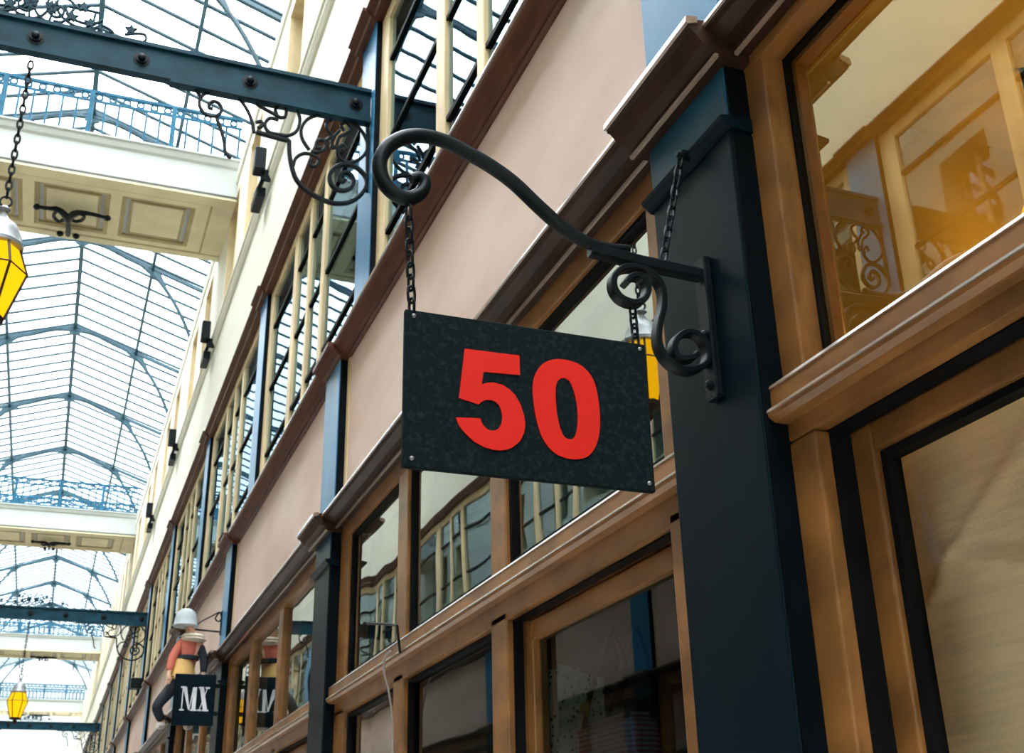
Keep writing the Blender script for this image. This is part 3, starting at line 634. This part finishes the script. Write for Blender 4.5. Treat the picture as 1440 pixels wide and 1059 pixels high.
# ------------------------------------------------------------------ sign bracket, sign and chains
YS = 1.818
bk = thing('sign_bracket', 'black wrought-iron bracket with scrolls holding the number sign', 'bracket', (-.05, YS, 2.46))
m = MB(); m.box(-.068, -.0503, YS - .022, YS + .022, 2.462, 2.775, .003); m.build('wall_plate', 'iron', bk)
for z in (2.49, 2.60, 2.735):
    m = MB(); m.lathe([(.011, -.066), (.011, -.073), (.006, -.078)], (0, YS, z), 8, 'X'); m.build('bolt', 'iron', bk, True)
m = MB(); m.tube([(-.055, YS, 2.737), (-.20, YS, 2.742), (-.315, YS, 2.752)], 1, flat=(.013, .014), up=(0, 1, 0)); m.build('arm', 'iron', bk)
q = catmull(xz(T['sarm'][0], YS), 6); n = len(q)
m = MB(); m.tube(q, [.010 + .0050 * min(1, j / 20) - .005 * max(0, (j - n + 26) / 26) for j in range(n)], 10, up=(0, 1, 0)); m.build('curved_arm', 'iron', bk, True)
q = catmull(xz(T['lowscroll'][0], YS), 5); n = len(q)
m = MB(); m.tube(q, 1, flat=(.014, .0065), up=(0, 1, 0)); m.build('lower_scroll', 'iron', bk)
SX0, SX1, SZ0, SZ1 = -.694, -.2095, 2.2545, 2.556
sg = thing('hanging_sign', 'black square-cut hanging sign with red 50 on it', 'sign', ((SX0 + SX1) / 2, YS, SZ0))
m = MB(); m.box(SX0, SX1, YS - .006, YS + .006, SZ0, SZ1, .0015); m.build('board', 'sign', sg)
def smooth_loop(p, k=2):
    out = []; n = len(p)
    for i in range(n):
        a, b, c, d = [Vector((*p[(i + j) % n], 0)) for j in (-1, 0, 1, 2)]
        out.append((b.x, b.y))
        for j in range(1, k):
            t = j / k; v = .5 * ((2 * b) + (c - a) * t + (2 * a - 5 * b + 4 * c - d) * t * t + (3 * b - a - 3 * c + d) * t ** 3); out.append((v.x, v.y))
    return out
m = MB(); m.plate(T['five'][0], YS - .0085, YS - .0055); m.build('numeral', 'red', sg)
m = MB(); m.plate(smooth_loop(T['zero_out'][0], 3), YS - .0085, YS - .0055, [smooth_loop(T['zero_in'][0], 3)]); m.build('numeral', 'red', sg)
for x, z in ((SX0 + .016, SZ1 - .012), (SX1 - .012, SZ1 - .012), (SX0 + .016, SZ0 + .016), (SX1 - .012, SZ0 + .016)):
    m = MB(); m.lathe([(.0042, -.0055), (.0042, -.008), (.002, -.010)], (x, YS, z), 10, 'Y'); m.build('rivet', 'steel', sg, True)
def chain(p0, p1, pitch, lab, mat='iron', name='sign_chain', r=.0028, w=.0065):
    p0, p1 = Vector(p0), Vector(p1); L = (p1 - p0).length; n = max(3, round(L / pitch)); d = (p1 - p0) / n
    t = d.normalized(); a1 = t.cross(Vector((0, 1, 0))).normalized(); a2 = t.cross(a1).normalized()
    c = thing(name, lab, 'chain', p1, 'sign chains')
    for i in range(n):
        mid = p0 + d * (i + .5); a = a1 if i % 2 else (a1 * .5 + a2).normalized()
        pts = []
        h = d.length * .5 + r * 1.6
        for j in range(12):
            th = 2 * math.pi * j / 12; cx = math.cos(th); sx = math.sin(th)
            pts.append(mid + a * (w * cx) + t * ((h - w) * (1 if sx > 0 else -1) * (1 if abs(sx) > .01 else 0) + w * sx))
        m = MB(); m.tube(pts, r, 6, closed=True); m.build('link', mat, c, True)
    return c
chain((-.690, YS, 2.775), (-.680, YS, 2.553), .026, 'thin black chain from the big curl down to the sign corner')
chain((-.228, YS, 2.640), (-.226, YS, 2.553), .022, 'short black chain from the small scroll to the sign top')
chain((-.086, YS, 3.022), (-.150, YS, 2.757), .026, 'slanting black stay chain from the pilaster ledge down to the bracket arm')
hk = MB(); hk.lathe([(.012, -.03), (.012, -.088), (.006, -.095)], (0, YS, 3.03), 10, 'X')
tag(hk.build('wall_hook', 'iron'), 'small iron hook on the pilaster ledge holding the slanting chain', 'hook')

# ------------------------------------------------------------------ small square sign and hanging figure on the third pilaster
YM = 9.105
ms = thing('square_sign', 'small square navy sign with narrow white letters', 'sign', (-.22, YM, 2.70))
m = MB(); m.box(-.378, -.078, YM - .012, YM + .012, 2.706, 3.077, .003); m.build('panel', 'navy', ms)
def mp(x, z): return (-.378 + x * .300, 2.706 + z * .371)
m = MB(); ya_, yb_ = YM - .0155, YM - .0115
for q in ([(.20, .74), (.225, .74), (.225, .30), (.20, .30)], [(.205, .74), (.30, .74), (.405, .30), (.37, .30)], [(.385, .30), (.405, .30), (.475, .74), (.45, .74)], [(.45, .74), (.545, .74), (.545, .30), (.45, .30)],
          [(.16, .28), (.27, .28), (.27, .31), (.16, .31)], [(.42, .28), (.575, .28), (.575, .31), (.42, .31)], [(.16, .72), (.28, .72), (.28, .75), (.16, .75)],
          [(.61, .74), (.71, .74), (.83, .30), (.73, .30)], [(.79, .74), (.81, .74), (.65, .30), (.63, .30)], [(.59, .72), (.71, .72), (.71, .75), (.59, .75)], [(.75, .72), (.86, .72), (.86, .75), (.75, .75)], [(.59, .28), (.69, .28), (.69, .31), (.59, .31)], [(.71, .28), (.86, .28), (.86, .31), (.71, .31)]):
    m.plate([mp(*p) for p in q], ya_, yb_); ya_ -= .00007
m.build('lettering', 'letter', ms)
for z in (2.78, 2.98):
    m = MB(); m.box(-.10, -.0505, YM - .010, YM + .010, z, z + .03); m.build('mount', 'iron', ms)
YF = 9.375
fb = thing('figure_bracket', 'thin iron bracket with a curl on the pale blue pilaster block behind the square sign', 'bracket', (-.04, YF, 3.45))
m = MB(); m.tube([(-.042, YF, 3.455), (-.42, YF, 3.475)], .007, 6); m.build('rod', 'iron', fb)
m = MB(); m.tube(catmull([(-.047, YF, 3.58), (-.06, YF, 3.61), (-.12, YF, 3.575), (-.20, YF, 3.525), (-.24, YF, 3.475)], 4), .006, 6); m.tube(catmull([(-.06, YF, 3.61), (-.09, YF, 3.56), (-.06, YF, 3.535), (-.047, YF, 3.555)], 4), .006, 6); m.build('scroll', 'iron', fb)
m = MB(); m.box(-.047, -.0403, YF - .02, YF + .02, 3.43, 3.62); m.build('wall_plate', 'iron', fb)
fg = thing('hanging_figure', 'small carved figure in pale cap and red jacket hanging above the square sign', 'figure', (-.30, YF - .12, 2.70))
m = MB(); m.tube([(-.325, YF - .008, 3.478), (-.325, YF - .03, 3.60), (-.325, YF - .13, 3.61), (-.325, YF - .13, 3.592)], .005, 5); m.build('hanging_wire', 'iron', fg)
def skin(name, nodes, edges, mat, parent, lv=2):
    me = bpy.data.meshes.new(name); me.from_pydata([n[:3] for n in nodes], edges, [])
    o = bpy.data.objects.new(name, me); COL.objects.link(o)
    o.modifiers.new('skin', 'SKIN'); sv = o.modifiers.new('sub', 'SUBSURF'); sv.levels = sv.render_levels = lv
    if not me.skin_vertices: 
        bpy.context.view_layer.update()
    for i, n in enumerate(nodes):
        r = n[3]; me.skin_vertices[0].data[i].radius = (r, r) if not isinstance(r, tuple) else r
        me.skin_vertices[0].data[i].use_root = (i == 0)
    me.materials.append(M[mat]); o.parent = parent; o.matrix_parent_inverse = Matrix.Translation(parent.location).inverted()
    return o
F = YF - .12
body = [(-.315, F, 3.10, .062), (-.285, F, 3.20, .055), (-.265, F, 3.31, .066), (-.27, F, 3.375, .028), (-.285, F - .01, 3.43, .046), (-.305, F - .012, 3.475, .045),
        (-.335, F, 3.335, .03), (-.395, F - .03, 3.21, .024), (-.42, F - .07, 3.085, .017), (-.423, F - .085, 3.055, .016),
        (-.198, F, 3.33, .03), (-.165, F - .01, 3.22, .024), (-.162, F - .03, 3.11, .017), (-.162, F - .035, 3.08, .016),
        (-.355, F - .01, 3.03, .044), (-.49, F - .05, 2.845, .032), (-.425, F - .01, 2.735, .022), (-.455, F - .05, 2.712, .018),
        (-.275, F + .01, 3.03, .044), (-.245, F - .03, 2.86, .032), (-.235, F + .01, 2.735, .022), (-.255, F - .045, 2.712, .018),
        (-.297, F - .062, 3.447, .010)]
be = [(0, 1), (1, 2), (2, 3), (3, 4), (4, 5), (2, 6), (6, 7), (7, 8), (8, 9), (2, 10), (10, 11), (11, 12), (12, 13), (0, 14), (14, 15), (15, 16), (16, 17), (0, 18), (18, 19), (19, 20), (20, 21), (4, 22)]
for base, sx in ((9, -1), (13, 1)):
    hx, hy, hz = body[base][:3]
    for j, (dx, L) in enumerate(((-.012, .028), (-.004, .033), (.004, .031), (.012, .025))):
        i0 = len(body); body.append((hx + dx, hy - .004, hz - .02, .0045)); body.append((hx + dx * 1.2, hy - .012, hz - .02 - L, .0035)); be += [(base, i0), (i0, i0 + 1)]
    i0 = len(body); body.append((hx - sx * .016, hy - .008, hz - .006, .005)); body.append((hx - sx * .024, hy - .016, hz - .026, .004)); be += [(base, i0), (i0, i0 + 1)]
skin('body', body, be, 'skin', fg)
skin('jacket', [(-.30, F, 3.145, .070), (-.285, F, 3.20, .066), (-.265, F, 3.30, .078), (-.267, F, 3.345, .055), (-.345, F, 3.335, .042), (-.402, F - .03, 3.21, .036), (-.42, F - .065, 3.10, .028)], [(0, 1), (1, 2), (2, 3), (2, 4), (4, 5), (5, 6)], 'fig_red', fg)
skin('dark_sleeve', [(-.21, F, 3.335, .036), (-.165, F - .01, 3.22, .036), (-.162, F - .03, 3.10, .028)], [(0, 1), (1, 2)], 'fig_navy', fg)
skin('trousers', [(-.315, F, 3.085, .068), (-.355, F - .01, 3.03, .056), (-.49, F - .05, 2.845, .044), (-.43, F - .012, 2.745, .033), (-.275, F + .01, 3.03, .056), (-.245, F - .03, 2.86, .044), (-.236, F + .008, 2.745, .033)], [(0, 1), (1, 2), (2, 3), (0, 4), (4, 5), (5, 6)], 'fig_navy', fg)
m = MB(); m.lathe([(.072, 3.205), (.082, 3.17), (.095, 3.10), (.105, 3.055), (.088, 3.05)], (-.315, F, 0), 16); m.build('skirt', 'fig_skirt', fg, True)
m = MB(); m.lathe([(.078, 3.20), (.086, 3.205), (.086, 3.232), (.078, 3.235)], (-.288, F, 0), 16); m.build('belt', 'fig_navy', fg, True)
m = MB(); m.lathe([(.03, 3.335), (.09, 3.345), (.105, 3.36), (.08, 3.372), (.095, 3.385), (.07, 3.40), (.03, 3.405)], (-.262, F, 0), 18); m.build('ruff', 'ruff', fg, True)
m = MB(); m.lathe([(.05, 3.452), (.090, 3.455), (.098, 3.464), (.088, 3.474), (.084, 3.52), (.066, 3.568), (.034, 3.592), (.006, 3.597)], (-.325, F - .01, 0), 18); m.build('cap', 'hat', fg, True)
for x, y in ((-.455, F - .045), (-.255, F - .04)):
    m = MB(); m.tube([(x + .03, y + .04, 2.722), (x, y, 2.712), (x - .012, y - .03, 2.708)], [.026, .026, .016], 8); m.build('shoe', 'shoe', fg, True)
for dx in (-.015, .015):
    m = MB(); m.lathe([(.001, -.005), (.006, 0), (.001, .004)], (-.297 + dx, F - .056, 3.462), 6, 'Y'); m.build('eye', 'fig_navy', fg)
m = MB(); m.box(-.31, -.284, F - .056, F - .048, 3.424, 3.429); m.build('mouth', 'fig_red', fg)

# ------------------------------------------------------------------ floodlights
def flood(x, y, z, lab, grp='black floodlights on the upper wall'):
    w = thing('floodlight', lab, 'floodlight', (x, y, z), grp)
    m = MB(); m.box(x - .13, x - .03, y - .07, y + .07, z + .06, z + .30, .012); m.build('lamp_head', 'iron', w)
    m = MB(); m.box(x - .06, x + .03, y - .015, y + .015, z - .01, z + .10); m.tube([(x - .04, y, z), (x - .06, y + .25, z - .02)], .02, 6); m.build('bracket', 'iron', w)
    m = MB(); m.box(x - .075, x + .01, y + .10, y + .42, z - .11, z - .01, .01); m.build('ballast_box', 'iron', w)
    return w
fl = flood(0, 8.95, 7.40, 'black floodlight on the cream wall moulding, nearest of its row')
for i in (1, 2, 3): copy_tree(fl, (0, 3.7 * i, 0), 'black floodlight on the cream wall moulding, %s beyond the nearest' % ORD[i - 1])
fs = thing('floodlight', 'small black floodlight on the brown cornice beyond the hanging figure', 'floodlight', (-.1, 17.9, 4.17), 'floodlight on the lower cornice')
m = MB(); m.box(-.20, -.04, 17.85, 18.05, 4.27, 4.42, .01); m.build('lamp_head', 'iron', fs)
m = MB(); m.box(-.10, -.06, 17.93, 17.97, 4.175, 4.28); m.build('bracket', 'iron', fs)

# ------------------------------------------------------------------ shop window contents
cu = MB(); bmc = cu.bm
NY, NZ = 60, 60; grid = []
y0, y1, z0, z1 = -1.58, 1.64, .55, 2.36
def fold(y, z):
    v = .006 * math.sin(9 * y + 2 * z) + .004 * math.sin(23 * y + 5 * math.sin(2 * z))
    for (py, pz, sl, am, wd) in ((1.40, 2.048, -.34, .018, .020), (1.58, 2.035, .75, .010, .018), (1.50, 1.808, .06, .007, .010), (1.1, 2.0, -.5, .02, .02)):
        d = (z - pz) - sl * (py - y); v -= am * math.exp(-(d / wd) ** 2) * math.exp(-((y - py) / (.16 if am > .017 else .4)) ** 2)
    return v
NY, NZ = 150, 130
for i in range(NY + 1):
    row = []
    for j in range(NZ + 1):
        y = y0 + (y1 - y0) * (1 - (1 - i / NY) ** 1.6); z = z0 + (z1 - z0) * (j / NZ); row.append(bmc.verts.new((.192 + fold(y, z), y, z)))
    grid.append(row)
for i in range(NY):
    for j in range(NZ): bmc.faces.new((grid[i][j], grid[i + 1][j], grid[i + 1][j + 1], grid[i][j + 1]))
r = bmesh.ops.extrude_face_region(bmc, geom=bmc.faces[:])
bmesh.ops.translate(bmc, verts=[g for g in r['geom'] if isinstance(g, bmesh.types.BMVert)], vec=(.004, 0, 0))
lm = M['linen'].node_tree; _b = next(n for n in lm.nodes if n.type == 'BSDF_PRINCIPLED'); _o = next(n for n in lm.nodes if n.type == 'OUTPUT_MATERIAL')
_t = lm.nodes.new('ShaderNodeBsdfTranslucent'); _t.inputs[0].default_value = (.92, .78, .52, 1); _m = lm.nodes.new('ShaderNodeMixShader'); _m.inputs[0].default_value = .35
lm.links.new(_b.outputs[0], _m.inputs[1]); lm.links.new(_t.outputs[0], _m.inputs[2]); lm.links.new(_m.outputs[0], _o.inputs[0])
tag(cu.build('curtain', 'linen', None, True), 'creased beige linen cloth hung behind the lower shop window nearest the camera', 'curtain')
bg = thing('handbag', 'dark striped handbag with long straps behind the dark door glass', 'bag', (.36, 3.2, 1.72))
m = MB(); m.prism_x([(2.98, 1.72), (3.46, 1.72), (3.40, 2.04), (3.04, 2.04)], .31, .42); bmesh.ops.bevel(m.bm, geom=m.bm.edges[:], offset=.02, segments=2, affect='EDGES'); m.build('bag_body', 'bag', bg)
for x in (.325, .405):
    m = MB(); m.tube(catmull([(x, 3.36, 2.02), (x, 3.28, 2.14), (x, 3.16, 2.27), (x, 3.13, 2.29), (x, 3.10, 2.26), (x, 3.04, 2.13), (x, 3.06, 2.02)], 4), .008, 6); m.build('strap', 'near_black', bg, True)
m = MB(); m.lathe([(.004, -.02), (.02, -.012), (.024, 0), (.02, .004)], (.305, 3.285, 2.075), 12, 'X'); m.build('clasp', pbr('gold_clasp', (.8, .55, .15), .25, metal=.9), bg, True)
sc_ = MB()
rows = []
for i in range(31):
    row = []
    for j in range(13):
        u = i / 30; v = j / 12; y = 3.52 + .62 * u; z = .9 + (1.40 + .0 * u - .20 * max(0, .45 - u)) * v
        row.append(sc_.bm.verts.new((.46 + .018 * math.sin(22 * u + v), y, z)))
    rows.append(row)
for i in range(30):
    for j in range(12): sc_.bm.faces.new((rows[i][j], rows[i + 1][j], rows[i + 1][j + 1], rows[i][j + 1]))
r = bmesh.ops.extrude_face_region(sc_.bm, geom=sc_.bm.faces[:])
bmesh.ops.translate(sc_.bm, verts=[g for g in r['geom'] if isinstance(g, bmesh.types.BMVert)], vec=(.004, 0, 0))
tag(sc_.build('spotted_drape', 'spots', None, True), 'dark-spotted pale cloth hanging behind the dark door glass', 'cloth')
m = MB(); m.tube([(-.045, 4.125, 2.372), (-.058, 4.124, 2.472), (-.058, 4.20, 2.49), (-.058, 4.58, 2.572)], .005, 6); tag(m.build('bent_wire', 'iron'), 'thin bent dark wire standing on the transom ledge', 'wire')
m = MB(); m.tube(catmull([(-.05, 4.24, 2.40), (-.056, 4.30, 2.385), (-.052, 4.315, 2.33), (-.03, 4.316, 2.25), (-.012, 4.316, 2.05), (-.008, 4.316, 1.2)], 4), .004, 6); tag(m.build('cable', 'cable'), 'thin grey cable hanging down from the transom ledge', 'cable')
# added lamp standing in for the warm glow in the near shop window
LX, LY, LZ = .62, 1.52, 2.74
lp = thing('added_lamp', 'added yellow globe lamp standing in for the glow inside the amber shop window', 'lamp', (LX, LY, LZ))
m = MB(); m.lathe([(.02, LZ), (.06, LZ + .02), (.085, LZ + .08), (.06, LZ + .14), (.02, LZ + .16)], (LX, LY, 0), 16); m.build('added_globe', 'added_glow', lp, True)
m = MB(); m.tube([(LX, LY, LZ + .16), (LX, LY, 3.22)], .006, 6); m.build('added_cord', 'iron', lp)
point('added_room_light', (LX + .16, LY - .1, LZ + .05), 3.2, (1, .66, .20), .08)  # added to warm the room behind the glass

# ------------------------------------------------------------------ light, camera, view
wd = bpy.data.worlds.new('sky'); scene.world = wd; wd.use_nodes = True
nt = wd.node_tree; bgn = nt.nodes['Background']
tc = nt.nodes.new('ShaderNodeTexCoord'); ns = nt.nodes.new('ShaderNodeTexNoise'); ns.inputs['Scale'].default_value = 2.2; ns.inputs['Detail'].default_value = 5
rp = nt.nodes.new('ShaderNodeValToRGB')
rp.color_ramp.elements[0].position = .40; rp.color_ramp.elements[0].color = (.80, .93, 1.0, 1); rp.color_ramp.elements[1].position = .62; rp.color_ramp.elements[1].color = (1, 1, 1, 1)
nt.links.new(tc.outputs['Generated'], ns.inputs['Vector']); nt.links.new(ns.outputs['Fac'], rp.inputs[0]); nt.links.new(rp.outputs[0], bgn.inputs[0])
sx = nt.nodes.new('ShaderNodeSeparateXYZ'); mr = nt.nodes.new('ShaderNodeMapRange')   # overcast sky, brightest at the zenith
mr.inputs['From Min'].default_value = .35; mr.inputs['From Max'].default_value = .95; mr.inputs['To Min'].default_value = 2.2; mr.inputs['To Max'].default_value = 9.0
nt.links.new(tc.outputs['Generated'], sx.inputs[0]); nt.links.new(sx.outputs[2], mr.inputs['Value']); nt.links.new(mr.outputs[0], bgn.inputs[1])
cam = bpy.data.cameras.new('camera'); co = bpy.data.objects.new('camera', cam); COL.objects.link(co)
R = ((0.93406717, -0.35649306, -0.02076575), (0.12493485, 0.38071815, -0.91621230), (0.33452922, 0.85320947, 0.40015473))
co.matrix_world = Matrix(((R[0][0], -R[1][0], -R[2][0], -1.2), (R[0][1], -R[1][1], -R[2][1], 0), (R[0][2], -R[1][2], -R[2][2], 1.6), (0, 0, 0, 1)))
cam.sensor_width = 36; cam.lens = 36 * 1628.29 / 1440; cam.clip_start = .05; cam.clip_end = 300
cam.dof.use_dof = True; cam.dof.focus_distance = 2.25; cam.dof.aperture_fstop = 13
scene.camera = co
vs = scene.view_settings; vs.view_transform = 'Standard'; vs.look = 'None'; vs.gamma = 1; vs.use_curve_mapping = False; vs.exposure = 0.85
scene.cycles.max_bounces = 10; scene.cycles.diffuse_bounces = 5; scene.cycles.transparent_max_bounces = 24; scene.cycles.glossy_bounces = 5
scene.cycles.sample_clamp_indirect = 6
bpy.context.view_layer.update()
